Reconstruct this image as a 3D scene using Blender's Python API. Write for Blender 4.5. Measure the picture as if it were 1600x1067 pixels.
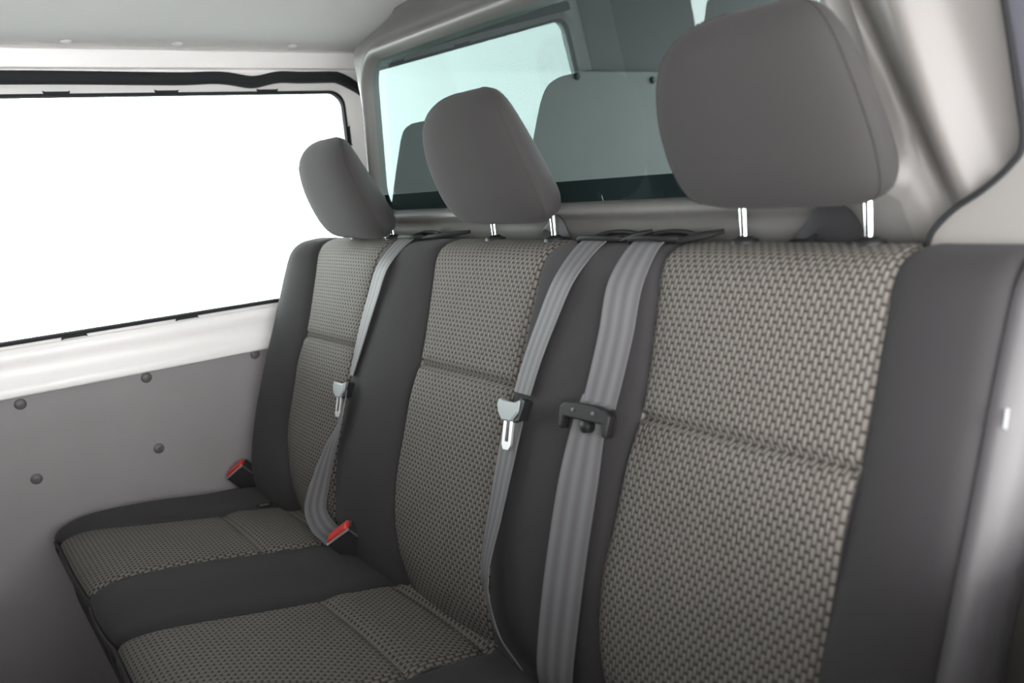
import bpy, bmesh, math, random
from mathutils import Vector, Matrix
random.seed(4)
for o in list(bpy.data.objects): bpy.data.objects.remove(o, do_unlink=True)
SC = bpy.context.scene
COL = SC.collection

# ------------------------------------------------------------------ camera
FPX = 1299.5
cam_d = bpy.data.cameras.new('camera'); cam = bpy.data.objects.new('camera', cam_d); COL.objects.link(cam)
cam_d.sensor_width = 36.0; cam_d.lens = FPX/1600*36.0
cam_d.clip_start = 0.02; cam_d.clip_end = 100
yaw, pit, rol = -.9477, -.1937, -.0882
Fv = Vector((math.sin(yaw)*math.cos(pit), math.cos(yaw)*math.cos(pit), math.sin(pit)))
r0 = Fv.cross(Vector((0, 0, 1))).normalized(); u0 = r0.cross(Fv)
Rv = r0*math.cos(rol)+u0*math.sin(rol); Uv = -r0*math.sin(rol)+u0*math.cos(rol)
M = Matrix((Rv, Uv, -Fv)).transposed().to_4x4(); M.translation = Vector((1.7606, -.7425, 1.0899))
cam.matrix_world = M
cam_d.dof.use_dof = True; cam_d.dof.focus_distance = 1.3; cam_d.dof.aperture_fstop = 4.0
SC.camera = cam

# ------------------------------------------------------------------ world: white studio around the van
w = bpy.data.worlds.new('studio'); SC.world = w; w.use_nodes = True
bg = w.node_tree.nodes['Background']; bg.inputs[0].default_value = (1.0, 0.985, 0.98, 1); bg.inputs[1].default_value = 12.5
vs = SC.view_settings
vs.view_transform = 'Standard'; vs.look = 'None'; vs.exposure = 0.0; vs.gamma = 1.0; vs.use_curve_mapping = False

# ------------------------------------------------------------------ materials
MATS = {}
def mat(name, col, rough=.6, metal=0., spec=.5, bump=None, sheen=0., mottle=0., transmission=0.):
    m = bpy.data.materials.new(name); m.use_nodes = True
    nt = m.node_tree; b = nt.nodes['Principled BSDF']
    b.inputs['Base Color'].default_value = (*col, 1); b.inputs['Roughness'].default_value = rough
    b.inputs['Metallic'].default_value = metal; b.inputs['Specular IOR Level'].default_value = spec
    if sheen:
        b.inputs['Sheen Weight'].default_value = sheen; b.inputs['Sheen Roughness'].default_value = .5
    tc = nt.nodes.new('ShaderNodeTexCoord')
    if bump:
        sc, st, di = bump
        n = nt.nodes.new('ShaderNodeTexNoise'); n.inputs['Scale'].default_value = sc; n.inputs['Detail'].default_value = 3
        bp = nt.nodes.new('ShaderNodeBump'); bp.inputs['Strength'].default_value = st; bp.inputs['Distance'].default_value = di
        nt.links.new(tc.outputs['Object'], n.inputs['Vector']); nt.links.new(n.outputs['Fac'], bp.inputs['Height'])
        nt.links.new(bp.outputs['Normal'], b.inputs['Normal'])
    if mottle:
        n2 = nt.nodes.new('ShaderNodeTexNoise'); n2.inputs['Scale'].default_value = 9; n2.inputs['Detail'].default_value = 6
        mr = nt.nodes.new('ShaderNodeMapRange'); mr.inputs['From Min'].default_value = .3; mr.inputs['From Max'].default_value = .7
        mr.inputs['To Min'].default_value = 1-mottle; mr.inputs['To Max'].default_value = 1+mottle
        mx = nt.nodes.new('ShaderNodeMix'); mx.data_type = 'RGBA'; mx.blend_type = 'MULTIPLY'; mx.inputs['Factor'].default_value = 1
        mx.inputs['A'].default_value = (*col, 1)
        nt.links.new(tc.outputs['Object'], n2.inputs['Vector']); nt.links.new(n2.outputs['Fac'], mr.inputs['Value'])
        nt.links.new(mr.outputs['Result'], mx.inputs['B']); nt.links.new(mx.outputs['Result'], b.inputs['Base Color'])
    MATS[name] = m
    return m
def math_node(nt, op, a, b=None, c=None):
    n = nt.nodes.new('ShaderNodeMath'); n.operation = op
    for i, v in enumerate((a, b, c)):
        if v is None: continue
        if isinstance(v, (int, float)): n.inputs[i].default_value = v
        else: nt.links.new(v, n.inputs[i])
    return n.outputs[0]
def woven(name, light, mid, dark, pu=.0095, pv=.0125):
    m = bpy.data.materials.new(name); m.use_nodes = True; nt = m.node_tree; b = nt.nodes['Principled BSDF']
    b.inputs['Roughness'].default_value = .75; b.inputs['Specular IOR Level'].default_value = .3
    uv = nt.nodes.new('ShaderNodeUVMap'); sp = nt.nodes.new('ShaderNodeSeparateXYZ'); nt.links.new(uv.outputs[0], sp.inputs[0])
    U = math_node(nt, 'DIVIDE', sp.outputs[0], pu); colf = math_node(nt, 'FLOOR', U); fu = math_node(nt, 'FRACT', U)
    st = math_node(nt, 'MULTIPLY', math_node(nt, 'MODULO', colf, 2.0), .5)
    V = math_node(nt, 'ADD', math_node(nt, 'DIVIDE', sp.outputs[1], pv), st); fv = math_node(nt, 'FRACT', V)
    du = math_node(nt, 'MULTIPLY', math_node(nt, 'ABSOLUTE', math_node(nt, 'SUBTRACT', fu, .5)), 2.0)      # 0 centre 1 edge
    dv = math_node(nt, 'MULTIPLY', math_node(nt, 'ABSOLUTE', math_node(nt, 'SUBTRACT', fv, .5)), 2.0)
    hu = math_node(nt, 'SUBTRACT', 1.0, math_node(nt, 'POWER', math_node(nt, 'MINIMUM', math_node(nt, 'DIVIDE', du, .92), 1.0), 2.5))
    hv = math_node(nt, 'SUBTRACT', 1.0, math_node(nt, 'POWER', math_node(nt, 'MINIMUM', math_node(nt, 'DIVIDE', dv, .9), 1.0), 5.0))
    h = math_node(nt, 'MULTIPLY', hu, hv)
    # dark dash between stitches of one column
    dash = math_node(nt, 'MULTIPLY', math_node(nt, 'GREATER_THAN', dv, .84), math_node(nt, 'LESS_THAN', du, .98))
    mx = nt.nodes.new('ShaderNodeMix'); mx.data_type = 'RGBA'; mx.inputs['A'].default_value = (*mid, 1); mx.inputs['B'].default_value = (*light, 1)
    nt.links.new(math_node(nt, 'MULTIPLY', h, math_node(nt, 'ADD', .55, math_node(nt, 'MULTIPLY', fv, .5))), mx.inputs['Factor'])
    mx2 = nt.nodes.new('ShaderNodeMix'); mx2.data_type = 'RGBA'; mx2.inputs['B'].default_value = (*dark, 1)
    nt.links.new(mx.outputs['Result'], mx2.inputs['A']); nt.links.new(math_node(nt, 'MULTIPLY', dash, .8), mx2.inputs['Factor'])
    nz = nt.nodes.new('ShaderNodeTexNoise'); nz.inputs['Scale'].default_value = 900; nt.links.new(uv.outputs[0], nz.inputs['Vector'])
    mx3 = nt.nodes.new('ShaderNodeMix'); mx3.data_type = 'RGBA'; mx3.blend_type = 'MULTIPLY'; mx3.inputs['Factor'].default_value = .35
    nt.links.new(mx2.outputs['Result'], mx3.inputs['A']); nt.links.new(math_node(nt, 'MULTIPLY', nz.outputs['Fac'], 2.0), mx3.inputs['B'])
    nt.links.new(mx3.outputs['Result'], b.inputs['Base Color'])
    bp = nt.nodes.new('ShaderNodeBump'); bp.inputs['Strength'].default_value = .8; bp.inputs['Distance'].default_value = .0015
    nt.links.new(h, bp.inputs['Height']); nt.links.new(bp.outputs['Normal'], b.inputs['Normal'])
    MATS[name] = m
def webbing(name, light, dark):
    m = bpy.data.materials.new(name); m.use_nodes = True; nt = m.node_tree; b = nt.nodes['Principled BSDF']
    b.inputs['Roughness'].default_value = .62; b.inputs['Specular IOR Level'].default_value = .35
    uv = nt.nodes.new('ShaderNodeUVMap'); sp = nt.nodes.new('ShaderNodeSeparateXYZ'); nt.links.new(uv.outputs[0], sp.inputs[0])
    s = math_node(nt, 'MULTIPLY', math_node(nt, 'ADD', math_node(nt, 'SINE', math_node(nt, 'MULTIPLY', sp.outputs[0], 6.2832*3.0)), 1.0), .5)
    fine = math_node(nt, 'SINE', math_node(nt, 'MULTIPLY', sp.outputs[1], 3500.0))
    mx = nt.nodes.new('ShaderNodeMix'); mx.data_type = 'RGBA'; mx.inputs['A'].default_value = (*dark, 1); mx.inputs['B'].default_value = (*light, 1)
    nt.links.new(s, mx.inputs['Factor']); nt.links.new(mx.outputs['Result'], b.inputs['Base Color'])
    bp = nt.nodes.new('ShaderNodeBump'); bp.inputs['Strength'].default_value = .3; bp.inputs['Distance'].default_value = .001
    nt.links.new(math_node(nt, 'ADD', s, math_node(nt, 'MULTIPLY', fine, .15)), bp.inputs['Height']); nt.links.new(bp.outputs['Normal'], b.inputs['Normal'])
    MATS[name] = m
def pane_mat(name, tint, f0):
    m = bpy.data.materials.new(name); m.use_nodes = True; nt = m.node_tree
    for n in list(nt.nodes): nt.nodes.remove(n)
    out = nt.nodes.new('ShaderNodeOutputMaterial'); mix = nt.nodes.new('ShaderNodeMixShader')
    lw = nt.nodes.new('ShaderNodeLayerWeight'); lw.inputs['Blend'].default_value = .5
    fres = math_node(nt, 'ADD', f0, math_node(nt, 'MULTIPLY', math_node(nt, 'POWER', lw.outputs['Facing'], 5.0), 1-f0))   # Schlick, same from both sides
    tr = nt.nodes.new('ShaderNodeBsdfTransparent'); tr.inputs[0].default_value = (*tint, 1)
    gl = nt.nodes.new('ShaderNodeBsdfGlossy'); gl.inputs['Roughness'].default_value = .0; gl.inputs[0].default_value = (.78, .98, .97, 1)
    nt.links.new(fres, mix.inputs[0]); nt.links.new(tr.outputs[0], mix.inputs[1]); nt.links.new(gl.outputs[0], mix.inputs[2])
    nt.links.new(mix.outputs[0], out.inputs[0]); MATS[name] = m

mat('fabric', (.037, .0353, .037), .9, spec=.2, bump=(1400, .35, .0006), sheen=.05)
mat('head_fabric', (.046, .0434, .0438), .9, spec=.2, bump=(1600, .4, .0006), sheen=.05)
woven('weave', (.215, .199, .179), (.068, .063, .057), (.028, .026, .025), .0050, .0133)
webbing('belt', (.155, .155, .161), (.105, .103, .108))
mat('belt_dark', (.014, .014, .016), .5, bump=(1200, .2, .0005))
mat('black_plastic', (.013, .013, .014), .45, spec=.3)
mat('grey_plastic', (.30, .34, .34), .4)
mat('chrome', (.85, .86, .87), .12, metal=1.)
mat('tongue_metal', (.9, .9, .9), .3, metal=1.)
mat('shield', (.085, .082, .086), .5)
mat('red', (.62, .035, .025), .35)
mat('lining', (.25, .236, .244), .75, bump=(500, .25, .0008), mottle=.04)
mat('rivet', (.10, .095, .10), .45)
mat('white_paint', (.88, .865, .855), .35)
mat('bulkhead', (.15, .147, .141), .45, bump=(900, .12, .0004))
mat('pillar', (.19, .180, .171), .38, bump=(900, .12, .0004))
mat('ceiling', (.74, .735, .725), .7, bump=(700, .2, .0005))
mat('cap', (.75, .75, .74), .5)
mat('rubber', (.02, .021, .023), .75, spec=.2)
mat('floor', (.03, .03, .032), .8, bump=(80, .5, .002))
mat('studio_floor', (.33, .325, .325), .7)
mat('overhead_block',(.35,.35,.35),.8)
mat('jamb', (.085, .085, .105), .5)
mat('buckle_black', (.032, .031, .032), .5, spec=.4)
mat('tag_grey', (.22, .22, .22), .7)
mat('cargo', (.034, .036, .035), .7, mottle=.06)
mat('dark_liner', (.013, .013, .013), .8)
mat('side_trim', (.22, .213, .203), .45)
mat('patch_white', (.85, .86, .9), .6)
mat('tag_black', (.015, .015, .015), .6)
pane_mat('side_glass', (.935, .985, .975), .03)
pane_mat('rear_glass', (.72, .90, .88), .055)

# ------------------------------------------------------------------ helpers
def obj(name, verts, faces, m, parent=None, smooth=True, uvs=None, angle=None):
    me = bpy.data.meshes.new(name); me.from_pydata([tuple(v) for v in verts], [], faces)
    if uvs:
        l = me.uv_layers.new(name='UVMap')
        for lp in me.loops: l.data[lp.index].uv = uvs[lp.vertex_index]
    me.materials.append(MATS[m] if isinstance(m, str) else m)
    bm = bmesh.new(); bm.from_mesh(me); bmesh.ops.recalc_face_normals(bm, faces=bm.faces); bm.to_mesh(me); bm.free()
    for p in me.polygons: p.use_smooth = smooth
    if smooth and angle:
        me.set_sharp_from_angle(angle=math.radians(angle))
    o = bpy.data.objects.new(name, me); COL.objects.link(o)
    if parent: o.parent = parent
    return o
def tag(o, label, cat, group=None, kind=None):
    o['label'] = label; o['category'] = cat
    if group: o['group'] = group
    if kind: o['kind'] = kind
    return o
def structure(o, label, cat): return tag(o, label, cat, kind='structure')
def empty(name, loc, label, cat, group=None):
    o = bpy.data.objects.new(name, None); o.location = loc; o.empty_display_size = .05; COL.objects.link(o)
    return tag(o, label, cat, group)
def local(o, parent):
    """o was built in world coordinates: parent it without moving it"""
    o.parent = parent
    o.matrix_parent_inverse = Matrix.Translation(-Vector(parent.location))
    return o
class MB:
    def __init__(s): s.v = []; s.f = []; s.uv = []
    def add(s, v, f):
        k = len(s.v); s.v += [Vector(p) for p in v]; s.f += [tuple(i+k for i in q) for q in f]
    def box(s, a, b):
        x0, y0, z0 = a; x1, y1, z1 = b
        s.add([(x0,y0,z0),(x1,y0,z0),(x1,y1,z0),(x0,y1,z0),(x0,y0,z1),(x1,y0,z1),(x1,y1,z1),(x0,y1,z1)],
              [(0,3,2,1),(4,5,6,7),(0,1,5,4),(1,2,6,5),(2,3,7,6),(3,0,4,7)])
    def frame_box(s, o, u, v, n, a, b):
        c = []
        for z in (a[2], b[2]):
            for x, y in ((a[0],a[1]),(b[0],a[1]),(b[0],b[1]),(a[0],b[1])): c.append(o+u*x+v*y+n*z)
        s.add(c, [(0,3,2,1),(4,5,6,7),(0,1,5,4),(1,2,6,5),(2,3,7,6),(3,0,4,7)])
    def prism(s, pts, o, u, v, n, d0, d1):
        k = len(pts)
        s.add([o+u*p[0]+v*p[1]+n*d0 for p in pts]+[o+u*p[0]+v*p[1]+n*d1 for p in pts],
              [tuple(range(k-1,-1,-1)), tuple(range(k,2*k))]+[(i,(i+1)%k,(i+1)%k+k,i+k) for i in range(k)])
    def tube(s, path, r, n=10, closed=False, cap=True):
        path = [Vector(p) for p in path]; m = len(path); rings = []
        up = None
        for i, p in enumerate(path):
            a = path[(i-1) % m] if (closed or i > 0) else p
            b = path[(i+1) % m] if (closed or i < m-1) else p
            t = (b-a).normalized()
            if up is None:
                up = t.orthogonal().normalized()
            up = (up-t*up.dot(t)).normalized(); sd = t.cross(up)
            rr = r[i] if isinstance(r, (list, tuple)) else r
            rings.append([p+(up*math.cos(q)+sd*math.sin(q))*rr for q in [2*math.pi*j/n for j in range(n)]])
        f = []
        for i in range(m if closed else m-1):
            i2 = (i+1) % m
            for j in range(n): f.append((i*n+j, i*n+(j+1) % n, i2*n+(j+1) % n, i2*n+j))
        if cap and not closed:
            f.append(tuple(range(n-1,-1,-1))); f.append(tuple(range((m-1)*n, m*n)))
        s.add([q for g in rings for q in g], f)
    def lathe(s, prof, o, ax, n=20):
        ax = Vector(ax).normalized(); a = ax.orthogonal().normalized(); b = ax.cross(a); o = Vector(o)
        v = []
        for r, h in prof:
            for j in range(n):
                q = 2*math.pi*j/n; v.append(o+ax*h+(a*math.cos(q)+b*math.sin(q))*r)
        f = [(i*n+j, i*n+(j+1) % n, (i+1)*n+(j+1) % n, (i+1)*n+j) for i in range(len(prof)-1) for j in range(n)]
        f.append(tuple(range(n-1,-1,-1))); f.append(tuple(range((len(prof)-1)*n, len(prof)*n)))
        s.add(v, f)
    def build(s, name, m, parent=None, smooth=True, angle=35):
        o = obj(name, s.v, s.f, m, None, smooth, None, angle)
        if parent is not None: local(o, parent)
        return o
def interp(x, xs, ys):
    if x <= xs[0]: return ys[0]
    for i in range(len(xs)-1):
        if x <= xs[i+1]:
            t = (x-xs[i])/(xs[i+1]-xs[i]); return ys[i]+(ys[i+1]-ys[i])*t
    return ys[-1]
def sinterp(x, xs, ys):
    """monotone-ish smooth interpolation"""
    if x <= xs[0]: return ys[0]
    if x >= xs[-1]: return ys[-1]
    n = len(xs)
    def sl(i):
        if i == 0: return (ys[1]-ys[0])/(xs[1]-xs[0])
        if i == n-1: return (ys[-1]-ys[-2])/(xs[-1]-xs[-2])
        return (ys[i+1]-ys[i-1])/(xs[i+1]-xs[i-1])
    for i in range(n-1):
        if x <= xs[i+1]:
            h = xs[i+1]-xs[i]; t = (x-xs[i])/h
            return (2*t**3-3*t**2+1)*ys[i]+(t**3-2*t**2+t)*h*sl(i)+(-2*t**3+3*t**2)*ys[i+1]+(t**3-t**2)*h*sl(i+1)
def catmull(P, n=10, closed=False):
    P = [Vector(p) for p in P]; out = []; m = len(P)
    rng = m if closed else m-1
    for i in range(rng):
        p0 = P[(i-1) % m] if closed or i > 0 else P[0]*2-P[1]
        p1 = P[i]; p2 = P[(i+1) % m]
        p3 = P[(i+2) % m] if closed or i < m-2 else P[-1]*2-P[-2]
        for k in range(n):
            t = k/n
            out.append(.5*((2*p1)+(-p0+p2)*t+(2*p0-5*p1+4*p2-p3)*t*t+(-p0+3*p1-3*p2+p3)*t**3))
    if not closed: out.append(P[-1])
    return out
def smooth01(t): t = max(0, min(1, t)); return t*t*(3-2*t)
def grid(name, rows, m, uvrows=None, parent=None, closed_rows=False, extra=None, angle=None):
    nr = len(rows); nc = len(rows[0]); v = [p for r in rows for p in r]
    f = [(i*nc+j, i*nc+j+1, ((i+1) % nr)*nc+j+1, ((i+1) % nr)*nc+j) for i in range(nr if closed_rows else nr-1) for j in range(nc-1)]
    if extra: f += extra(nr, nc)
    uv = [u for r in uvrows for u in r] if uvrows else None
    o = obj(name, v, f, m, None, True, uv, angle)
    if parent is not None: local(o, parent)
    return o

# ------------------------------------------------------------------ the van: left side
XW = -.02
def rounded(y0, y1, z0, z1, r, nc=8, ns=10):
    pts = []
    cs = [((y1-r, z1-r), 0), ((y0+r, z1-r), 90), ((y0+r, z0+r), 180), ((y1-r, z0+r), 270)]
    out = []
    for (cy, cz), a in cs:
        out.append([(cy+r*math.cos(math.radians(a+90*k/nc)), cz+r*math.sin(math.radians(a+90*k/nc))) for k in range(nc+1)])
    for i in range(4):
        pts += out[i]; p = out[i][-1]; q = out[(i+1) % 4][0]
        for k in range(1, ns): pts.append((p[0]+(q[0]-p[0])*k/ns, p[1]+(q[1]-p[1])*k/ns))
    return pts
WY0, WY1, WZ0, WZ1 = -.80, .130, .867, 1.314
wl = [
    [(XW-.03, y, z) for y, z in rounded(WY0, WY1, WZ0, WZ1, .034)],
    [(XW-.003, y, z) for y, z in rounded(WY0, WY1, WZ0, WZ1, .034)],
    [(XW, y, z) for y, z in rounded(WY0-.004, WY1+.004, WZ0-.004, WZ1+.004, .037)],
    [(XW+.002, y, z) for y, z in rounded(WY0-.014, WY1+.018, WZ0-.012, WZ1+.010, .045)],
    [(XW+.012, y, z) for y, z in rounded(WY0-.022, WY1+.034, WZ0-.022, WZ1+.016, .05)],
    [(XW+.012, y, z) for y, z in rounded(WY0-.05, .215, .80, 1.375, .012)]]
nn = len(wl[0]); fs = [(i*nn+j, i*nn+(j+1) % nn, (i+1)*nn+(j+1) % nn, (i+1)*nn+j) for i in range(len(wl)-1) for j in range(nn)]
wall_left = obj('wall_left', [p for r in wl for p in r], fs, 'white_paint', angle=50)
structure(wall_left, 'white painted sliding door frame around the large side window', 'wall')
# glass, gasket and clips
pane = MB(); pl = rounded(WY0-.004, WY1+.004, WZ0-.004, WZ1+.004, .036); k = len(pl)
pane.add([(XW-.008, y, z) for y, z in pl]+[(XW-.012, y, z) for y, z in pl],
         [tuple(range(k)), tuple(range(2*k-1, k-1, -1))]+[(i, (i+1) % k, (i+1) % k+k, i+k) for i in range(k)])
window_1 = pane.build('window_1', 'side_glass', smooth=False)
structure(window_1, 'large bright side window with black gasket in the left door', 'window')
g = MB()
ga = [[(XW-.008, y, z) for y, z in rounded(WY0, WY1, WZ0, WZ1, .034)], [(XW+.003, y, z) for y, z in rounded(WY0-.001, WY1+.001, WZ0-.001, WZ1+.001, .034)],
      [(XW+.003, y, z) for y, z in rounded(WY0+.0045, WY1-.0045, WZ0+.0055, WZ1-.0045, .032)], [(XW-.0078, y, z) for y, z in rounded(WY0+.006, WY1-.006, WZ0+.0075, WZ1-.006, .03)]]
g.add([p for r in ga for p in r], [(i*nn+j, i*nn+(j+1) % nn, (i+1)*nn+(j+1) % nn, (i+1)*nn+j) for i in range(3) for j in range(nn)])
local(g.build('window_gasket', 'rubber'), window_1)
def clip(y, z, dy, dz, flip):
    c = MB(); o = Vector((XW, y, z)); s = flip
    c.prism([(-dy, 0), (-dy-.002, .006), (-dy+.002, .0045), (dy-.002, .0045), (dy+.002, .006), (dy, 0)], o, Vector((0, 1, 0)) if dz == 0 else Vector((0, 0, 1)),
            Vector((0, 0, s)) if dz == 0 else Vector((0, s, 0)), Vector((1, 0, 0)), -.001, .005)
    c.build('window_clip', 'rubber', window_1)
for y in (-.450, -.253, -.046): clip(y, WZ1, .021, 0, 1)
for y in (-.497, -.285): clip(y, WZ0, .021, 0, -1)
clip(WY1, 1.215, .02, 1, 1)
# roof rail above the door, extruded along the van
prof = [(-.012, 1.3985), (.000, 1.3955), (.006, 1.391), (.006, 1.386), (.003, 1.372), (.001, 1.360), (-.006, 1.3565), (-.005, 1.352), (-.008, 1.345), (-.03, 1.343), (-.03, 1.41)]
def extrude(name, prof, y0, y1, m, ny=2, angle=30):
    n = len(prof); ys = [y0+(y1-y0)*i/(ny-1) for i in range(ny)]
    v = [(x, y, z) for y in ys for x, z in prof]
    f = [(i*n+j, i*n+(j+1) % n, (i+1)*n+(j+1) % n, (i+1)*n+j) for i in range(ny-1) for j in range(n)]
    f += [tuple(range(n-1, -1, -1)), tuple(range((ny-1)*n, ny*n))]
    return obj(name, v, f, m, None, True, None, angle)
rail = structure(extrude('trim_1', prof, -2.4, .20, 'white_paint'), 'white painted roof rail between ceiling and door seal', 'trim')
# door seal, a slightly wavy ribbed rubber strip
sp = []
for i in range(121):
    y = -.80+(.165+.80)*i/120
    z = 1.3405+.0015*math.sin(y*9)-.0075*math.exp(-((y+.082)/.035)**2)+.002*math.exp(-((y+.02)/.03)**2)+.002*math.exp(-((y+.16)/.04)**2)
    if y > .105: z -= .9*(y-.105)**1.5*2.2
    sp.append((y, z))
rows = []
for i, (y, z) in enumerate(sp):
    rib = .0009 if i % 2 else -.0002
    hw = .0118
    rows.append([(-.012, y, z+hw), (.004+rib, y, z+hw*.95), (.0075+rib, y, z+hw*.4), (.008+rib, y, z-.1*hw), (.007, y, z-hw*.55), (.0085, y, z-hw*.75), (.004, y, z-hw), (-.012, y, z-hw)])
seal = grid('door_seal', rows, 'rubber', None, None, angle=60); local(seal, wall_left)
# white ledge under the window
prof = [(-.03, .860), (-.010, .8605), (-.005, .858), (.000, .845), (-.004, .832), (-.006, .818), (-.001, .803), (.008, .792), (.012, .787), (.010, .781), (.011, .777), (.009, .773), (.0, .772), (-.05, .772)]
structure(extrude('trim_2', prof, -.84, .20, 'white_paint', angle=60), 'white painted ledge below the side window, above the grey lining', 'trim')
# grey lining panel with rivets
lp = MB(); lp.box((-.012, -1.0, .04), (.0, .20, .773))
lining = structure(lp.build('trim_3', 'lining'), 'grey lining panel with rivets covering the lower left door', 'panel')
rv = MB(); rv.lathe([(.0105, 0), (.0105, .0012), (.0085, .0035), (.005, .0048), (.0022, .005), (.0018, .0035)], (0, 0, 0), (1, 0, 0), 18)
r_me = None
for y, z in ((-.609, .758), (-.386, .761), (-.162, .765), (-.386, .612), (-.608, .611), (-.162, .612), (-.83, .758), (-.83, .611)):
    if r_me is None: r_ = rv.build('rivet', 'rivet'); r_me = r_.data
    else: r_ = bpy.data.objects.new('rivet', r_me); COL.objects.link(r_)
    r_.location = (.0, y, z); r_.parent = lining

# ------------------------------------------------------------------ ceiling, floor
def zc(x): return 1.3985+.045*(1-((x-.76)/.78)**2)
rows = [[(x, y, zc(x)) for x in [-.02+1.60*i/64 for i in range(65)]] for y in (-2.4, -1.6, -.8, -.2, .0, .10, .22)]
rows2 = [[(x, y, z+.03) for x, y, z in r] for r in rows]
nc = 65; nr = 7
vv = [p for r in rows for p in r]+[p for r in rows2 for p in r]
f = [(i*nc+j, i*nc+j+1, (i+1)*nc+j+1, (i+1)*nc+j) for i in range(nr-1) for j in range(nc-1)]
f += [tuple(q+nr*nc for q in t[::-1]) for t in f]
ceil = structure(obj('ceiling', vv, f, 'ceiling'), 'pale grey roof lining with white screw caps along its edge', 'ceiling')
cp = MB(); cp.lathe([(.0105, 0), (.0105, -.0012), (.008, -.0035), (.004, -.0048), (.0015, -.005)], (0, 0, 0), (0, 0, 1), 18)
c_me = None
for y in (-.424, -.228, .008, -.63):
    if c_me is None: c_ = cp.build('screw_cap', 'cap'); c_me = c_.data
    else: c_ = bpy.data.objects.new('screw_cap', c_me); COL.objects.link(c_)
    c_.location = (.016, y, zc(.016)-.0003); c_.rotation_euler = (0, -.11, 0); c_.parent = ceil
gr = MB(); gr.lathe([(7, -.02), (7, 0)], (.8, -.5, -.45), (0, 0, 1), 48); structure(gr.build('ground', 'studio_floor', smooth=False), 'pale studio floor outside the van', 'ground')
gr = MB(); gr.lathe([(7, 0), (7, .05)], (.8, -.5, 3.2), (0, 0, 1), 48); structure(gr.build('ceiling_light_block', 'overhead_block', smooth=False), 'unseen grey disc added above the van to block overhead light', 'ceiling')  # added disc out of view, keeps overhead light off the van
fl = MB(); fl.box((-.05, -2.4, 0), (1.66, .3, .05)); structure(fl.build('floor', 'floor', smooth=False), 'dark rubber van floor', 'floor')

# ------------------------------------------------------------------ bulkhead with rear window
XC = .79
def ypl(z): return .040-.115*(z-1.05)
def ybk(x, z):
    y = ypl(min(max(z, 1.02), 1.335))
    y += .022*smooth01((1.0-z)/.02)
    tl = smooth01((.30-x)/.08); y = y*(1-tl)+.040*tl
    y += math.hypot(smooth01((z-1.335)/.10)*.10, .52*max(0., .272-x))
    lean = 1.106-z
    xc = 1.338+.47*lean; xv = 1.374+.27*lean
    zz = smooth01((z-.99)/.05)
    y += zz*.022*math.exp(-((x-xc)/.020)**2)
    y -= zz*.022*math.exp(-((x-xv)/.026)**2)
    return y
def taper(x, z, k): return XC+(x-XC)*(1-.53*(z-1.05)*k)
GX0, GX1, GZ0, GZ1 = .272, 1.312, 1.048, 1.318
def ring(e, dy, k=1., fn=True):
    out = []
    for x, z in rounded(GX0-e, GX1+e, GZ0-e, GZ1+e, .05+e*.8, 10, 60):
        X = taper(x, z, k); out.append((X, (ybk(X, z) if fn else ypl(z))+dy, z))
    return out
rings = [ring(-.001, .03, 1, False), ring(0, .006, 1, False), ring(.003, -.004, 1, False), ring(.007, -.012, 1, False), ring(.012, -.0155, 1, False), ring(.017, -.0135, 1, False), ring(.022, -.006), ring(.028, -.001), ring(.036, .001)]
last = ring(.036, .001)
OX0, OX1, OZ0, OZ1 = -.012, 1.60, .30, 1.455
outer = []
for x, z in rounded(OX0, OX1, OZ0, OZ1, .01, 10, 60): outer.append((x, z))
for t in [i/44 for i in range(1, 45)]:
    rr = []
    for (x0_, _, z0_), (x1_, z1_) in zip(last, outer):
        x = x0_+(x1_-x0_)*t; z = z0_+(z1_-z0_)*t; rr.append((x, ybk(x, z), z))
    rings.append(rr)
n = len(rings[0]); v = [p for r in rings for p in r]
f = [(i*n+j, i*n+(j+1) % n, (i+1)*n+(j+1) % n, (i+1)*n+j) for i in range(len(rings)-1) for j in range(n)]
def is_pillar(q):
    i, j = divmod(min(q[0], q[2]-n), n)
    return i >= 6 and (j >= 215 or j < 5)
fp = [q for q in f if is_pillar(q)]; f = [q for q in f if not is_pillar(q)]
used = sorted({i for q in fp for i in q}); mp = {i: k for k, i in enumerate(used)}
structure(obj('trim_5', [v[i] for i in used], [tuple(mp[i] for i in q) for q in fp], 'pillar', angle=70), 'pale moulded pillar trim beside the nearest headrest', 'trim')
wall_back = structure(obj('wall_back', v, f, 'bulkhead', angle=70), 'grey moulded bulkhead with rolled frame around the rear window', 'wall')
gp = ring(-.0005, .0, 1, False); n = len(gp)
pb = MB(); pb.add([(x, y+.004, z) for x, y, z in gp], [tuple(range(n))])
window_2 = structure(pb.build('window_2', 'rear_glass', smooth=False), 'tinted rear window of the bulkhead with mirror-like reflections', 'window')
# black lower gasket band directly behind the pane
gb = MB()
for a, b_, z0, z1 in ((GX0+.004, GX1-.004, GZ0, GZ0+.030),):
    o = []
    for z in (z0, z1):
        for x in (a, b_): o.append((taper(x, z, 1), ypl(z)+.007, z))
    for z in (z0, z1):
        for x in (a, b_): o.append((taper(x, z, 1), ypl(z)+.014, z))
    gb.add(o, [(0, 1, 3, 2), (4, 6, 7, 5), (0, 2, 6, 4), (1, 5, 7, 3), (2, 3, 7, 6), (0, 4, 5, 1)])
gb.build('window_gasket', 'rubber', window_2, smooth=False)

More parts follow.
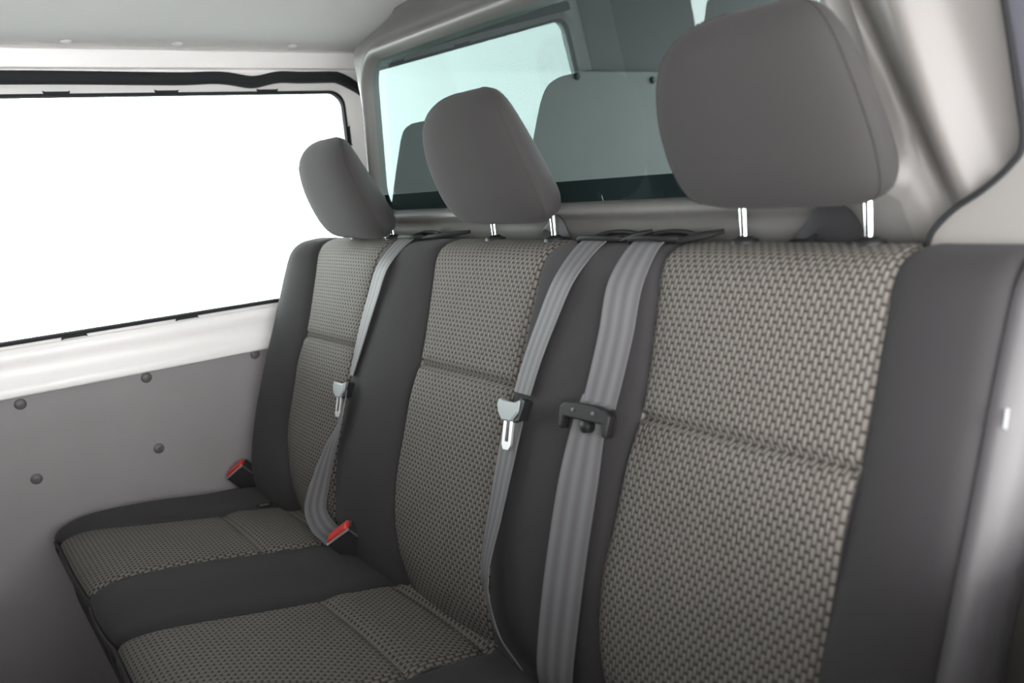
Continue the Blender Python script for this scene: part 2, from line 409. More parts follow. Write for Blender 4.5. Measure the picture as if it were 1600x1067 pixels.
# cargo bay behind the window
cb = MB(); cb.box((-.035, .22, .55), (-.005, 1.19, 1.355))
board = cb.build('cargo_side_panel', 'cargo', smooth=False)
tag(board, 'grey cargo bay side panel seen through the rear window', 'panel')
for y, z in ((.82, 1.343), (1.11, 1.332)):
    b_ = MB(); b_.lathe([(.010, 0), (.010, .004), (.006, .007)], (-.005, y, z), (1, 0, 0), 14); b_.build('bolt', 'rubber', board)
ec = MB(); ec.box((-.036, 1.165, 1.305), (-.003, 1.193, 1.357)); ec.build('bright_end', 'white_paint', board, smooth=False)  # white box puts the lit end of the panel into colour
sh = MB()
sh.box((-.06, .22, .30), (-.04, 2.3, 1.75)); sh.box((1.62, .25, .30), (1.66, 1.5, 1.75)); sh.box((-.06, .22, .28), (1.66, 2.3, .30)); sh.box((-.06, .22, 1.75), (1.66, 2.3, 1.78))
sh.box((-.06, .22, 1.46), (1.66, .24, 1.78))
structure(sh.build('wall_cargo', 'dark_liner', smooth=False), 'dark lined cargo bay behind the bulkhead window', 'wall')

# ------------------------------------------------------------------ right side pillar and door jamb
def right_curve(z): return z
pv = MB()
cv = [(1.475, 1.10), (1.453, 1.081), (1.442, 1.062), (1.421, 1.043), (1.397, 1.027), (1.379, 1.008), (1.370, .985), (1.362, .95), (1.345, .80), (1.345, .05), (1.63, .05), (1.63, 1.10)]
pv.prism(cv, Vector((0, 0, 0)), Vector((1, 0, 0)), Vector((0, 0, 1)), Vector((0, 1, 0)), .010, .032)
pill = structure(pv.build('trim_4', 'side_trim', smooth=False), 'beige lower pillar trim behind the near end of the bench', 'trim')
gk = MB(); gk.tube(catmull([(1.390, .016, 1.45), (1.412, .016, 1.30), (1.430, .016, 1.20), (1.443, .013, 1.13), (1.4510, .009, 1.083), (1.442, .008, 1.064), (1.421, .007, 1.045), (1.397, .007, 1.029), (1.379, .007, 1.010), (1.370, .008, .985)], 8), .0028, 8)
gk.build('pillar_gasket', 'rubber', pill)
jb = MB(); jb.prism([(1.391, 1.46), (1.413, 1.30), (1.431, 1.20), (1.444, 1.13), (1.452, 1.08), (1.452, 1.0), (1.66, 1.0), (1.66, 1.46)], Vector((0, 0, 0)), Vector((1, 0, 0)), Vector((0, 0, 1)), Vector((0, 1, 0)), .020, .034)
structure(jb.build('wall_right', 'jamb', smooth=False), 'grey rear jamb of the open right sliding door', 'wall')

# ------------------------------------------------------------------ front cabin (mirrored in the rear window)
fw = MB()
fw.box((-.05, -1.28, .05), (.0, -.95, 1.39)); fw.box((-.05, -2.4, .05), (.0, -1.28, .90)); fw.box((-.05, -2.4, 1.31), (.0, -1.28, 1.39)); fw.box((-.05, -2.4, .9), (.0, -2.1, 1.31))
fp_ = MB(); fp_.box((-.05, -.95, .05), (.004, -.84, 1.39)); structure(fp_.build('trim_6', 'lining', smooth=False), 'grey pillar trim in front of the left window', 'trim')
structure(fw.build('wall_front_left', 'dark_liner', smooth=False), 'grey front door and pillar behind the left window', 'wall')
fr_ = MB()
fr_.box((1.60, -1.0, .05), (1.66, .01, .80))  # added unseen panel, darkens the lower cabin by blocking the opening
fr_.box((1.60, -1.10, .05), (1.66, -1.0, 1.43)); fr_.box((1.60, -1.5, .05), (1.66, -1.10, 1.36)); fr_.box((1.60, -2.4, .05), (1.66, -1.5, .90)); fr_.box((1.60, -2.4, 1.36), (1.66, .1, 1.43))  # front window partly filled in to cut side light
structure(fr_.build('wall_front_right', 'lining', smooth=False), 'grey right front pillar and door, with unseen panels added to block light', 'wall')
ds = MB(); ds.box((-.05, -2.4, .05), (1.66, -2.05, .98)); ds.box((-.05, -2.42, 1.14), (1.66, -2.38, 1.45))  # unseen header set low so less light enters the windscreen
structure(ds.build('wall_front', 'dark_liner', smooth=False), 'dark dashboard at the front of the cabin, with a header lowered to cut windscreen light', 'wall')

# ------------------------------------------------------------------ bench: backrest surface
BP = catmull([(-.115, .43), (-.165, .435), (-.196, .465), (-.207, .51), (-.204, .56), (-.180, .65), (-.145, .75), (-.117, .82), (-.087, .90), (-.066, .95), (-.053, .975), (-.036, .991), (-.012, .9985), (.015, .998), (.026, .988),
              (.031, .965), (.012, .90), (-.025, .80), (-.085, .68), (-.105, .58), (-.105, .48)], 10, closed=True)
BP = [Vector((p[0], p[1])) for p in [(q.x, q.y) for q in [Vector((a[0], a[1], 0)) for a in BP]]]
NB = len(BP)
BS = [0.]
for i in range(1, NB): BS.append(BS[-1]+(BP[i]-BP[i-1]).length)
BT = BS[-1]+(BP[0]-BP[-1]).length
BN = []
for i in range(NB):
    t = BP[(i+1) % NB]-BP[i-1]; nrm = Vector((-t.y, t.x)).normalized(); BN.append(nrm)   # outward (front is -y)
ctr = Vector((-.08, .75))
if (BP[60]-ctr).dot(BN[60]) < 0: BN = [-q for q in BN]
I_TOP = max(range(NB), key=lambda i: BP[i].y)
ZT = [.45, .52, .58, .65, .82, .92, .99]
EDG = [[.27, .25, .215, .187, .188, .172, .145], [.44, .44, .432, .422, .420, .420, .420],
       [.70, .677, .647, .632, .636, .625, .606], [.915, .912, .905, .895, .888, .888, .885],
       [1.15, 1.135, 1.115, 1.107, 1.118, 1.110, 1.096], [1.372, 1.376, 1.377, 1.378, 1.381, 1.378, 1.374]]
XL, XR = .035, 1.474
def edges(i):
    z = BP[i].y if i <= I_TOP else 1.0
    return [XL]+[sinterp(z, ZT, e) for e in EDG]+[XR]
SEAM_I = min(range(I_TOP), key=lambda i: abs(BP[i].y-.819))
BR = .016
def front_w(i):      # crown only on the front
    return smooth01((i)/20)*(1-smooth01((i-(I_TOP-34))/30))
def bdisp(x, i, half=None):
    E = edges(i); d = 0.
    for k in range(7):
        if x <= E[k+1]+1e-9 or k == 6:
            w_ = E[k+1]-E[k]; t = max(0, min(1, (x-E[k])/w_)); break
    fw_ = front_w(i)
    if k % 2 == 1:       # woven panel
        d += .006*4*t*(1-t)*fw_
        e = min(t, 1-t)*w_
        d -= .0045*(1-smooth01(e/.008))
        ds_ = abs(BS[i]-BS[SEAM_I])
        if i < I_TOP: d -= .0095*(1-smooth01(ds_/.010))
        if i < I_TOP: d += .005*math.exp(-((BS[i]-BS[SEAM_I]+.05)/.05)**2)
    else:
        if k in (0, 6):
            tt = t if k == 0 else 1-t
            d += (.024 if k == 0 else .010)*math.sin(math.pi*min(1, tt*.9+.1))**.8*fw_
            if tt*w_ < BR:
                u = 1-tt*w_/BR; d -= BR*.95*(1-math.sqrt(max(0, 1-u*u)))
            e = (1-t if k == 0 else t)*w_
        else:
            d += .016*math.sin(math.pi*t)**.8*fw_
            e = min(t, 1-t)*w_
        d -= .0045*(1-smooth01(e/.010))
    return d
def bpt(x, i, off=0.):
    i = i % NB; d = bdisp(x, i)+off
    return Vector((x, BP[i].x+BN[i].x*d, BP[i].y+BN[i].y*d))
def b_at(x, z, off=0.):
    """front surface point at height z (parameter height)"""
    i = min(range(10, I_TOP+1), key=lambda j: abs(BP[j].y-z)); return bpt(x, i, off)

bench = empty('bench_seat', (.77, -.2, .05), 'three-place charcoal bench seat with woven panels and three headrests', 'bench')
BRC = .016
def tcols(w_, fine, n, round_l=False, round_r=False):
    t = [0, .25*fine/w_, .5*fine/w_, fine/w_]
    mid = [fine/w_+(1-2*fine/w_)*k/n for k in range(1, n)]
    c = t+mid+[1-q for q in t[::-1]]
    if round_l: c += [1-math.cos(a*math.pi/2/8) for a in range(8)] and [BRC/w_*(1-math.sin(a*math.pi/16)) for a in range(9)]
    if round_r: c += [1-BRC/w_*(1-math.sin(a*math.pi/16)) for a in range(9)]
    return sorted(set(round(q, 6) for q in c))
def strip(name, k, i0, i1, m, cols, cap=None):
    rows = []; uvs = []
    idx = list(range(i0, i1+1)); closed = (i1-i0 >= NB-1)
    if closed: idx = list(range(NB))
    for i in idx:
        E = edges(i % NB); r = []; u = []
        for t in cols:
            x = E[k]+(E[k+1]-E[k])*t; r.append(bpt(x, i)); u.append((x, BS[i % NB]+(BT if i >= NB else 0)))
        rows.append(r); uvs.append(u)
    ex = None
    if cap is not None:
        ex = lambda nr, nc: [tuple(i*nc+(0 if cap == 0 else nc-1) for i in range(nr))]
    return grid(name, rows, m, uvs, bench, closed, ex, 60)
for k in (0, 2, 4, 6):
    strip('back_bolster', k, 0, NB-1, 'fabric', tcols(.2, .012, 12, k == 0, k == 6), 0 if k == 0 else (1 if k == 6 else None))
rows = []
for x, o_ in ((1.468, -.012), (1.474, -.002), (1.484, -.004), (1.492, -.010), (1.497, -.018)):
    rows.append([(x, BP[i].x+BN[i].x*o_, BP[i].y+BN[i].y*o_) for i in range(NB)]+[(x, BP[0].x+BN[0].x*o_, BP[0].y+BN[0].y*o_)])
def spine(i):
    z = max(.50, min(.955, BP[i].y))
    fr = min((j for j in range(20, I_TOP)), key=lambda j: abs(BP[j].y-z)); rr_ = min((j for j in range(I_TOP+6, NB-8)), key=lambda j: abs(BP[j].y-z))
    return (1.499, (BP[fr].x+BP[rr_].x)/2, z)
rows.append([spine(i) for i in list(range(NB))+[0]])
grid('side_shield', rows, 'shield', None, bench, False, None)
for k in (1, 3, 5):
    strip('lower_back_panel', k, 0, SEAM_I, 'weave', tcols(.26, .009, 8))
    strip('upper_back_panel', k, SEAM_I, NB, 'weave', tcols(.26, .009, 8))

# ------------------------------------------------------------------ bench: cushion
CP = catmull([(-.125, .425), (-.150, .455), (-.175, .478), (-.197, .489), (-.215, .487), (-.26, .497), (-.335, .506), (-.42, .520), (-.50, .528), (-.555, .527), (-.588, .516), (-.602, .500), (-.604, .478), (-.592, .42), (-.575, .35), (-.50, .335), (-.15, .335), (-.12, .38)], 10, closed=True)
CP = [Vector((p.x, p.y)) for p in [Vector((a[0], a[1], 0)) for a in CP]]
NCU = len(CP); CS = [0.]
for i in range(1, NCU): CS.append(CS[-1]+(CP[i]-CP[i-1]).length)
CN = []
for i in range(NCU):
    t = CP[(i+1) % NCU]-CP[i-1]; CN.append(Vector((-t.y, t.x)).normalized())
if CN[60].y < 0: CN = [-q for q in CN]
C_S1 = min(range(90), key=lambda i: abs(CP[i].x+.217)); C_S2 = min(range(90), key=lambda i: abs(CP[i].x+.335)); C_FR = min(range(70, 130), key=lambda i: abs(CP[i].y-.498)+abs(CP[i].x+.6))
YT = [-.60, -.56, -.50, -.42, -.335, -.215]
CE = [[.085, .115, .155, .182, .190, .192], [.375, .385, .40, .412, .425, .447],
      [.567, .595, .622, .643, .650, .655], [.865, .88, .898, .908, .916, .916],
      [1.05, 1.07, 1.10, 1.12, 1.125, 1.125], [1.345, 1.355, 1.37, 1.38, 1.385, 1.385]]
def cedges(i):
    y = CP[i].x if i <= C_FR else -.60
    return [XL]+[sinterp(y, YT, e) for e in CE]+[XR]
def cdisp(x, i):
    E = cedges(i); d = 0.; top = smooth01(i/25)*(1-smooth01((i-100)/25))
    for k in range(7):
        if x <= E[k+1]+1e-9 or k == 6:
            w_ = E[k+1]-E[k]; t = max(0, min(1, (x-E[k])/w_)); break
    if k % 2 == 1:
        e = min(t, 1-t)*w_
        d += .004*4*t*(1-t)*top-.005*(1-smooth01(e/.012))
        for s_ in (C_S1, C_S2):
            if i < 100: d -= .006*(1-smooth01(abs(CS[i]-CS[s_])/.010))
        if i < 100: d += .004*math.exp(-((CS[i]-CS[C_S2]+.03)/.02)**2)
    else:
        if k in (0, 6):
            tt = t if k == 0 else 1-t; d += .010*math.sin(math.pi*min(1, tt*.85+.15))*top
            if tt*w_ < .04:
                u = 1-tt*w_/.04; d -= .035*(1-math.sqrt(max(0, 1-u*u)))
            e = (1-t if k == 0 else t)*w_
        else:
            d += .009*math.sin(math.pi*t)*top; e = min(t, 1-t)*w_
        d -= .005*(1-smooth01(e/.012))
    if i < 140: d -= .006*(1-smooth01(abs(CS[i]-CS[C_FR])/.008))
    return d
def cpt(x, i, off=0.):
    i = i % NCU; d = cdisp(x, i)+off
    return Vector((x, CP[i].x+CN[i].x*d, CP[i].y+CN[i].y*d))
def cstrip(name, k, i0, i1, m, cols, cap=None):
    rows = []; uvs = []; closed = (i1-i0 >= NCU-1); idx = list(range(NCU)) if closed else list(range(i0, i1+1))
    for i in idx:
        E = cedges(i % NCU); r = []; u = []
        for t in cols:
            x = E[k]+(E[k+1]-E[k])*t; r.append(cpt(x, i)); u.append((x, CS[i % NCU]))
        rows.append(r); uvs.append(u)
    ex = None
    if cap is not None: ex = lambda nr, nc: [tuple(i*nc+(0 if cap == 0 else nc-1) for i in range(nr))]
    return grid(name, rows, m, uvs, bench, closed, ex, 60)
for k in (0, 2, 4, 6):
    cstrip('seat_bolster', k, 0, NCU-1, 'fabric', tcols(.2, .012, 12, k == 0, k == 6), 0 if k == 0 else (1 if k == 6 else None))
for k in (1, 3, 5):
    cstrip('rear_roll', k, 0, C_S1, 'weave', tcols(.26, .012, 8))
    cstrip('rear_seat_panel', k, C_S1, C_S2, 'weave', tcols(.26, .012, 8))
    cstrip('front_seat_panel', k, C_S2, C_FR, 'weave', tcols(.26, .012, 8))
    cstrip('seat_skirt', k, C_FR, NCU-1, 'fabric', tcols(.26, .012, 8))
pp = MB(); pp.tube([cpt(XL+.004+(XR-XL-.008)*j/80, C_FR, .0045) for j in range(81)], .0032, 8); pp.build('piping', 'fabric', bench)
bs = MB(); bs.box((.10, -.50, .05), (1.44, -.14, .345)); bs.build('base_frame', 'black_plastic', bench, smooth=False)
# little label tag sewn in the seam
tp = cpt(.188, C_S1+7, .001)
tg = MB(); u_ = Vector((.35, .9, .0)).normalized(); tg.prism([(-.016, 0), (.016, 0), (.016, .010), (-.016, .010)], tp, u_, Vector((.25, -.1, .96)).normalized(), Vector((.9, -.35, .1)).normalized(), 0, .001)
tgo = tg.build('care_tag', 'tag_black', bench, smooth=False)
tw = MB(); tw.prism([(-.009, .006), (.008, .006), (.008, .008), (-.009, .0082)], tp, u_, Vector((.25, -.1, .96)).normalized(), Vector((.9, -.35, .1)).normalized(), .001, .0014)
twp = tw.build('tag_print', 'tag_grey', smooth=False); twp.parent = tgo
# small white patch on the near side of the backrest
sd = Vector((1.487, -.092, .879)); st = MB()
st.prism([(-.004, -.005), (.003, -.007), (.005, .004), (-.002, .007)], sd, Vector((.35, -.9, 0)).normalized(), Vector((0, .25, .97)).normalized(), Vector((.9, -.4, 0)).normalized(), -.002, .002)
st.build('side_patch', 'patch_white', bench, smooth=False)

# ------------------------------------------------------------------ headrests
HZ = [0, .004, .012, .03, .06, .10, .14, .162, .176, .184, .188]
HF = [-.030, -.050, -.062, -.076, -.090, -.104, -.110, -.104, -.093, -.081, -.068]
HB = [-.005, .006, .010, .009, -.004, -.022, -.041, -.051, -.058, -.063, -.067]
HW = [.085, .106, .117, .123, .124, .119, .107, .093, .076, .054, .022]
def headrest(cx, dz, z0):
    N = 44; rows = []
    zs = [0, .0015, .004, .008, .014, .022, .03]+[.03+.11*k/12 for k in range(1, 13)]+[.15, .158, .166, .172, .178, .182, .185, .187, .188]
    def pt(z, a):
        yf = sinterp(z, HZ, HF); yb = sinterp(z, HZ, HB); ww = sinterp(z, HZ, HW)
        ym = (yf+yb)/2; h = (yb-yf)/2
        c, s_ = math.cos(a), math.sin(a); n_ = 2.7
        yy = -abs(c)**(2/n_)*(1 if c > 0 else -1); xx = abs(s_)**(2/n_)*(1 if s_ > 0 else -1)
        tp_ = 1-.16*max(0, (yy+.35)/1.35)**1.1
        return Vector((cx+xx*ww*tp_, ym+yy*h, z0+dz+z+.26*(yy+1)*h*max(0, 1-z/.15)**2))
    rows = [[pt(z, 2*math.pi*j/N) for j in range(N)] for z in zs]
    v = [p for r in rows for p in r]; nr = len(rows)
    f = [(i*N+j, i*N+(j+1) % N, (i+1)*N+(j+1) % N, (i+1)*N+j) for i in range(nr-1) for j in range(N)]
    f += [tuple(range(N-1, -1, -1)), tuple(range((nr-1)*N, nr*N))]
    o = obj('headrest', v, f, 'head_fabric'); local(o, bench)
    def sub(mb, name, m, **kw):
        q = mb.build(name, m, None, **kw); q.parent = o; q.matrix_parent_inverse = Matrix.Identity(4); return q
    for s_ in (-1, 1):
        a = s_*math.radians(66)
        path = [pt(z, a) for z in zs[2:-1]]
        t = MB(); t.tube(path, .0011, 6); sub(t, 'seam', 'head_fabric')
        px = cx+s_*.0725; zb = bpt(px, I_TOP).z
        t = MB(); t.tube([(px, .0, zb-.03), (px, .0, zb+.01), (px, -.002, z0+dz+.03)], .0052, 14); sub(t, 'pole', 'chrome')
        t = MB(); t.lathe([(.016, -.004), (.016, .001), (.0145, .0035), (.010, .0045), (.0075, .007), (.006, .007)], (px, .0, zb), (0, 0, 1), 20); sub(t, 'pole_sleeve', 'black_plastic')
    return o
headrest(.31, -.002, 1.004); headrest(.78, .021, 1.004); headrest(1.25, .033, 1.004)

# ------------------------------------------------------------------ seat belts
def ribbon(name, ctrs, wids, m, th=.0014, parent=None, n=8, across=6):
    """ctrs: centre points, wids: half width vectors"""
    C = catmull(ctrs, n); Wd = catmull(wids, n)
    rows = []; uvs = []; L = 0
    for i in range(len(C)):
        if i: L += (C[i]-C[i-1]).length
        t = (C[min(i+1, len(C)-1)]-C[max(i-1, 0)]).normalized(); nn_ = t.cross(Wd[i]).normalized()
        top = [C[i]+Wd[i]*(-1+2*k/across)+nn_*th/2 for k in range(across+1)]
        bot = [C[i]+Wd[i]*(1-2*k/across)-nn_*th/2 for k in range(across+1)]
        rows.append(top+bot+[top[0]]); uvs.append([(k/across, L) for k in range(across+1)]+[(1-k/across, L) for k in range(across+1)]+[(0, L)])
    nc_ = len(rows[0])
    return grid(name, rows, m, uvs, parent, False, None, 40)
def surf_pts(xs_zs, hw, off):
    c = []; w_ = []
    for x, z in xs_zs:
        a = b_at(x-hw, z, off); b = b_at(x+hw, z, off); mid = b_at(x, z, off)
        h = (b-a)*.5; c.append((a+b)*.5 if True else mid); w_.append(h)
    return c, w_
def over_top(x, hw, off):
    c = []; w_ = []
    for i in (I_TOP+34, I_TOP+20, I_TOP+8, I_TOP-4, I_TOP-14):
        p = bpt(x, i, off); c.append(p); w_.append(Vector((hw, 0, 0)))
    return c, w_
belt_r = empty('seat_belt', (1.045, -.1, .9), 'grey seat belt with black buckle tongue lying flat beside the nearest seat', 'seat belt', 'seat belts on the bench')
c1, w1 = over_top(1.062, .0245, .004)
c2, w2 = surf_pts([(1.068, .955), (1.072, .90), (1.071, .85), (1.069, .82)], .0235, .006)
ribbon('upper_webbing', c1+c2, w1+w2, 'belt', parent=belt_r)
c3, w3 = surf_pts([(1.066, .828), (1.064, .80), (1.065, .745), (1.067, .665), (1.070, .595), (1.071, .53), (1.071, .50)], .0275, .009)
for q in range(len(c3)): w3[q] = w3[q]*(1 if q > 1 else .85)
c3[0] += Vector((0, .004, 0))
ribbon('lower_webbing', c3, w3, 'belt', parent=belt_r)
def tongue_frame(p, lean=.0):
    return p
# black tongue housing
def basis(x, z, roll=0., off=.0):
    p = b_at(x, z, off); n_ = Vector((0, -1, .33)).normalized(); up = Vector((0, .33, 1)).normalized()
    sdv = Vector((1, 0, 0)); c, s_ = math.cos(roll), math.sin(roll)
    return p, sdv*c+up*s_, up*c-sdv*s_, n_
p, u, v_, n_ = basis(1.066, .805, .03, .010)
hb = MB(); hb.prism([(-.041, -.017), (-.042, .007), (-.036, .0125), (-.018, .0155), (.018, .0155), (.036, .0125), (.042, .007), (.041, -.017), (.034, -.018), (.032, -.004), (-.032, -.004), (-.034, -.018)], p, u, v_, n_, .0, .013)
h_o = hb.build('tongue_housing', 'black_plastic', belt_r, angle=25)
bv = h_o.modifiers.new('bevel', 'BEVEL'); bv.width = .002; bv.segments = 2; bv.limit_method = 'ANGLE'
for sx in (-.018, .016):
    d = MB(); d.lathe([(.0022, .0), (.0022, .0138), (.001, .0142)], p+u*sx+v_*.006, n_, 10); q = d.build('housing_rivet', 'rivet'); q.parent = h_o; q.matrix_parent_inverse = Matrix.Identity(4)
d = MB(); d.lathe([(.008, -.004), (.008, .006), (.006, .008), (.002, .0088)], p+u*.000-v_*.010+n_*.002, n_, 16); d.build('belt_stop', 'black_plastic', belt_r)

def tongue(parent, p, u, v_, n_, s=1.):
    """grey moulded shoulder, chrome blade with a slot, black edge"""
    b = MB(); b.prism([(-.028*s, .004*s), (-.024*s, .013*s), (-.014*s, .010*s), (.014*s, .008*s), (.026*s, .012*s), (.024*s, -.004*s), (.010*s, -.016*s), (-.012*s, -.016*s), (-.024*s, -.006*s)], p, u, v_, n_, 0, .010*s)
    o = b.build('tongue_shoulder', 'grey_plastic', parent, angle=25)
    m_ = o.modifiers.new('bevel', 'BEVEL'); m_.width = .002*s; m_.segments = 2; m_.limit_method = 'ANGLE'
    e = MB(); e.prism([(.024*s, .014*s), (.036*s, .011*s), (.026*s, -.013*s), (.012*s, -.017*s), (.020*s, -.004*s)], p, u, v_, n_, -.006*s, .007*s); e.build('tongue_edge', 'black_plastic', parent, smooth=False)
    t = MB(); a, c = .011*s, .0045*s
    y0, y1 = -.015*s, -.052*s
    for pts in ([(-a, y0), (-c, y0), (-c, y1+.010*s), (-a, y1+.006*s)], [(c, y0), (a, y0), (a, y1+.006*s), (c, y1+.010*s)],
                [(-a, y1+.006*s), (-c, y1+.010*s), (c, y1+.010*s), (a, y1+.006*s), (a*.6, y1), (-a*.6, y1)]):
        t.prism(pts[::-1], p, u, v_, n_, .003*s, .006*s)
    t.prism([(-a, y0), (a, y0), (a, y0+.02*s), (-a, y0+.02*s)], p, u, v_, n_, .003*s, .006*s)
    t.build('tongue_blade', 'tongue_metal', parent, smooth=False)

belt_m = empty('seat_belt', (.92, -.1, .9), 'grey seat belt with pale tongue and silver blade over the middle seat', 'seat belt', 'seat belts on the bench')
c1, w1 = over_top(.968, .0225, .004)
c2, w2 = surf_pts([(.968, .955), (.949, .90), (.934, .85), (.926, .815)], .0215, .007)
ribbon('upper_webbing', c1+c2, w1+w2, 'belt', parent=belt_m)
cc = [(.926, .80), (.928, .78), (.928, .74), (.926, .67), (.927, .615), (.940, .575), (.975, .54), (1.020, .525)]
c3, w3 = surf_pts(cc, .020, .010)
for q, ww_ in enumerate([(.022, -.002, 0), (.022, -.003, 0), (.021, -.003, 0), (.019, -.004, 0), (.019, -.007, .002), (.018, -.008, .004), (.017, -.008, .005), (.016, -.007, .005)]):
    w3[q] = Vector(ww_); c3[q] += Vector((0, -(.002 if q < 4 else .008), 0))
ribbon('lower_webbing', c3, w3, 'belt', parent=belt_m)
p, u, v_, n_ = basis(.926, .795, .10, .014); tongue(belt_m, p, (u+n_*.12).normalized(), v_, (n_-u*.12).normalized(), 1.)

belt_l = empty('seat_belt', (.44, -.1, .9), 'grey seat belt looping down to the red buckle of the far seat', 'seat belt', 'seat belts on the bench')
c1, w1 = over_top(.486, .0235, .004)
c2, w2 = surf_pts([(.490, .955), (.476, .90), (.460, .84), (.446, .775)], .0245, .008)
w2[2] *= .85; w2[3] *= .65
ribbon('upper_webbing', c1+c2, w1+w2, 'belt', parent=belt_l)
c3 = [(.462, -.166, .758), (.458, -.185, .704), (.436, -.205, .646), (.424, -.225, .589), (.422, -.236, .551), (.445, -.236, .525), (.478, -.225, .507)]
w3 = [(.018, -.008, .004), (.019, -.006, .003), (.019, .004, .002), (.016, .013, .003), (.014, .015, .004), (.010, .016, .008), (.006, .014, .012)]
ribbon('lower_webbing', c3, w3, 'belt', parent=belt_l)
p, u, v_, n_ = basis(.444, .752, .12, .014); tongue(belt_l, p, (u+n_*.05).normalized(), v_, (n_-u*.05).normalized(), .95)

# belt guides on the top edge (parts of the bench)
def guide(x):
    zt = .999
    t = MB(); t.tube(catmull([(x-.036, -.020, zt+.000), (x-.030, -.028, zt+.006), (x, -.032, zt+.0075), (x+.030, -.028, zt+.006), (x+.040, -.008, zt+.004), (x+.03, .018, zt+.006), (x, .022, zt+.009), (x-.03, .018, zt+.007)], 6, closed=True), .0035, 8, closed=True)
    t.build('belt_guide', 'black_plastic', bench)
for x in (.486, .968, 1.062): guide(x)
def wing(x0, x1):
    t = MB(); t.tube(catmull([(x0, -.022, 1.002), ((x0+x1)/2, -.008, 1.006), (x1, .012, 1.010)], 8), [.0028+.0018*math.sin(math.pi*i/16) for i in range(17)], 8); t.build('guide_wing', 'black_plastic', bench)
wing(.520, .620); wing(1.004, 1.028); wing(1.098, 1.140)
# belts coming up from the reels behind the bench
def rear_strap(pts, wd, label):
    e = empty('rear_strap', pts[0], label, 'strap', 'black straps behind the bench')
    ribbon('webbing', pts, wd, 'belt_dark', parent=e, th=.0016)
rear_strap([(.80, .024, .93), (.800, .024, .99), (.806, .022, 1.012), (.822, .018, 1.022), (.842, .018, 1.012), (.857, .022, .97)], [(.015, .002, .004), (.016, .002, .004), (.016, .0, .008), (.014, -.003, .010), (.012, -.002, .012), (.015, 0, .006)], 'black twisted strap behind the middle headrest')
rear_strap([(1.235, .024, .92), (1.232, .024, .985), (1.236, .020, 1.010), (1.250, .018, 1.020), (1.272, .020, 1.018), (1.285, .022, .99), (1.28, .022, .92)], [(.014, .002, 0), (.016, .002, 0), (.014, .002, .010), (.008, .002, .018), (.018, 0, .012), (.022, 0, .003), (.022, 0, 0)], 'black twisted strap behind the nearest headrest')

# ------------------------------------------------------------------ buckles
def buckle(base, label):
    e = empty('belt_buckle', base, label, 'buckle', 'red-button belt buckles')
    h = Vector((-.21, -.63, .75)).normalized(); wv = Vector((.68, .46, .57)); wv = (wv-h*wv.dot(h)).normalized(); nv = wv.cross(h).normalized()
    o = Vector(base); wv = wv*1.3; h = h*1.15; nv = nv*1.15
    b = MB(); b.prism([(-.020, -.03), (.020, -.03), (.0215, .0), (.0215, .037), (-.0215, .037), (-.0215, 0)], o, wv, h, nv, -.0105, .0105)
    ob = b.build('buckle_body', 'buckle_black', e, angle=25); m_ = ob.modifiers.new('bevel', 'BEVEL'); m_.width = .0025; m_.segments = 2; m_.limit_method = 'ANGLE'
    r = MB(); r.prism([(-.019, .030), (.019, .030), (.019, .0405), (.017, .042), (-.017, .042), (-.019, .0405)], o, wv, h, nv, -.0085, .0078); ob = r.build('release_button', 'red', e, angle=25)
    m_ = ob.modifiers.new('bevel', 'BEVEL'); m_.width = .0015; m_.segments = 2; m_.limit_method = 'ANGLE'
    c = MB(); c.prism([(-.0205, .0365), (.0205, .0365), (.0205, .0385), (-.0205, .0385)], o, wv, h, nv, .0078, .0112); c.build('button_rim', 'grey_plastic', e, smooth=False)
buckle((.538, -.215, .510), 'red-button buckle between the far and middle seats')
buckle((.043, -.222, .505), 'red-button buckle against the grey door lining')

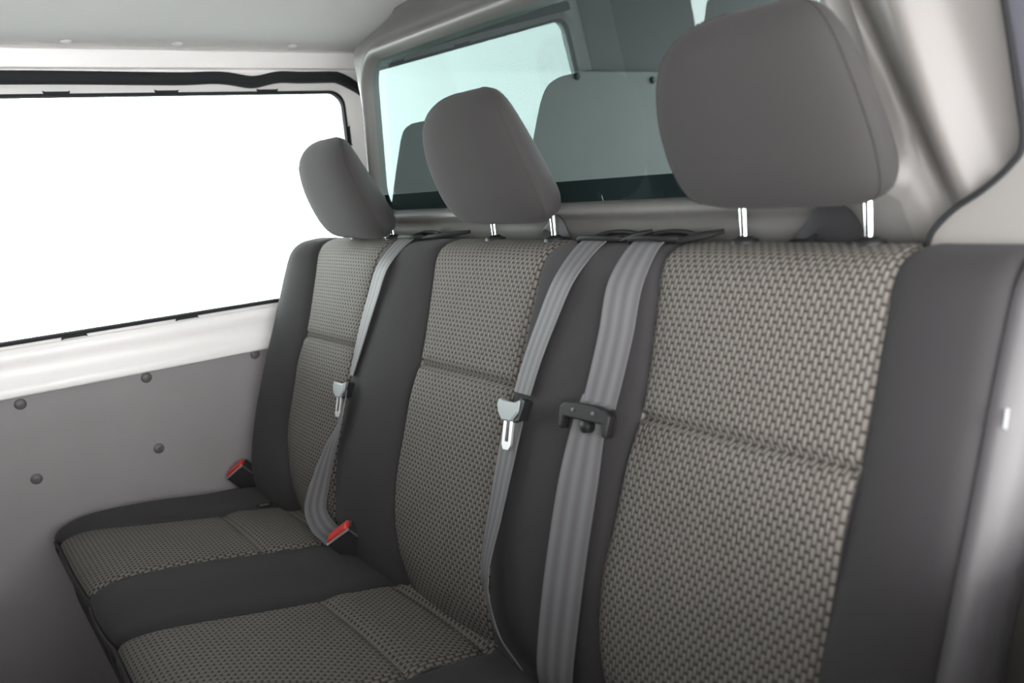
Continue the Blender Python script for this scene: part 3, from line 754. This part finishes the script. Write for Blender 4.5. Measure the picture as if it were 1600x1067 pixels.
# ------------------------------------------------------------------ front seats, seen only in the mirror of the rear window
def front_seat(cx, label):
    e = empty('front_seat', (cx, -1.25, .05), label, 'seat', 'front seats')
    pr = [(-1.40, .42), (-1.33, .45), (-1.23, .70), (-1.15, .98), (-1.10, 1.06), (-1.06, 1.05), (-1.05, .98), (-1.12, .70), (-1.20, .40)]
    P = catmull([(a, b, 0) for a, b in pr], 4, closed=True); rows = []
    for q in P:
        c_ = Vector((-1.17, .75)); r = []
        for t in (0, .03, .1, .3, .7, .9, .97, 1):
            k_ = 1-.12*(1-min(1, min(t, 1-t)/.1))
            r.append((cx-.25+.5*t, c_.x+(q.x-c_.x)*k_, c_.y+(q.y-c_.y)*k_))
        rows.append(r)
    nr_ = len(rows)
    grid('seat_back', rows, 'fabric', None, e, True, lambda nr, nc: [tuple(i*nc for i in range(nr)), tuple(i*nc+nc-1 for i in range(nr))])
    N = 28; hr = []
    for z, ww, hh in ((1.09, .08, .03), (1.10, .12, .045), (1.14, .135, .055), (1.20, .13, .055), (1.25, .11, .045), (1.275, .07, .03), (1.28, .03, .012)):
        hr.append([(cx+ww*math.copysign(abs(math.sin(2*math.pi*j/N))**.75, math.sin(2*math.pi*j/N)), -1.09+hh*math.cos(2*math.pi*j/N), z) for j in range(N)])
    f_ = [(i*N+j, i*N+(j+1) % N, (i+1)*N+(j+1) % N, (i+1)*N+j) for i in range(len(hr)-1) for j in range(N)]+[tuple(range(N)), tuple(range((len(hr)-1)*N, len(hr)*N))]
    local(obj('headrest', [p for r in hr for p in r], f_, 'head_fabric'), e)
    for s_ in (-.06, .06):
        t = MB(); t.tube([(cx+s_, -1.09, 1.0), (cx+s_, -1.09, 1.12)], .006, 10); t.build('pole', 'chrome', e)
    t = MB(); t.prism([(-1.85, .30), (-1.88, .42), (-1.82, .48), (-1.35, .45), (-1.30, .30)], Vector((cx-.25, 0, 0)), Vector((0, 1, 0)), Vector((0, 0, 1)), Vector((1, 0, 0)), 0, .5); t.build('seat_cushion', 'fabric', e)
    t = MB(); t.box((cx-.2, -1.8, .05), (cx+.2, -1.25, .31)); t.build('seat_base', 'black_plastic', e, smooth=False)
front_seat(.33, 'front seat beside the left front door, mirrored in the rear window')
front_seat(1.15, 'front seat ahead of the open sliding door')
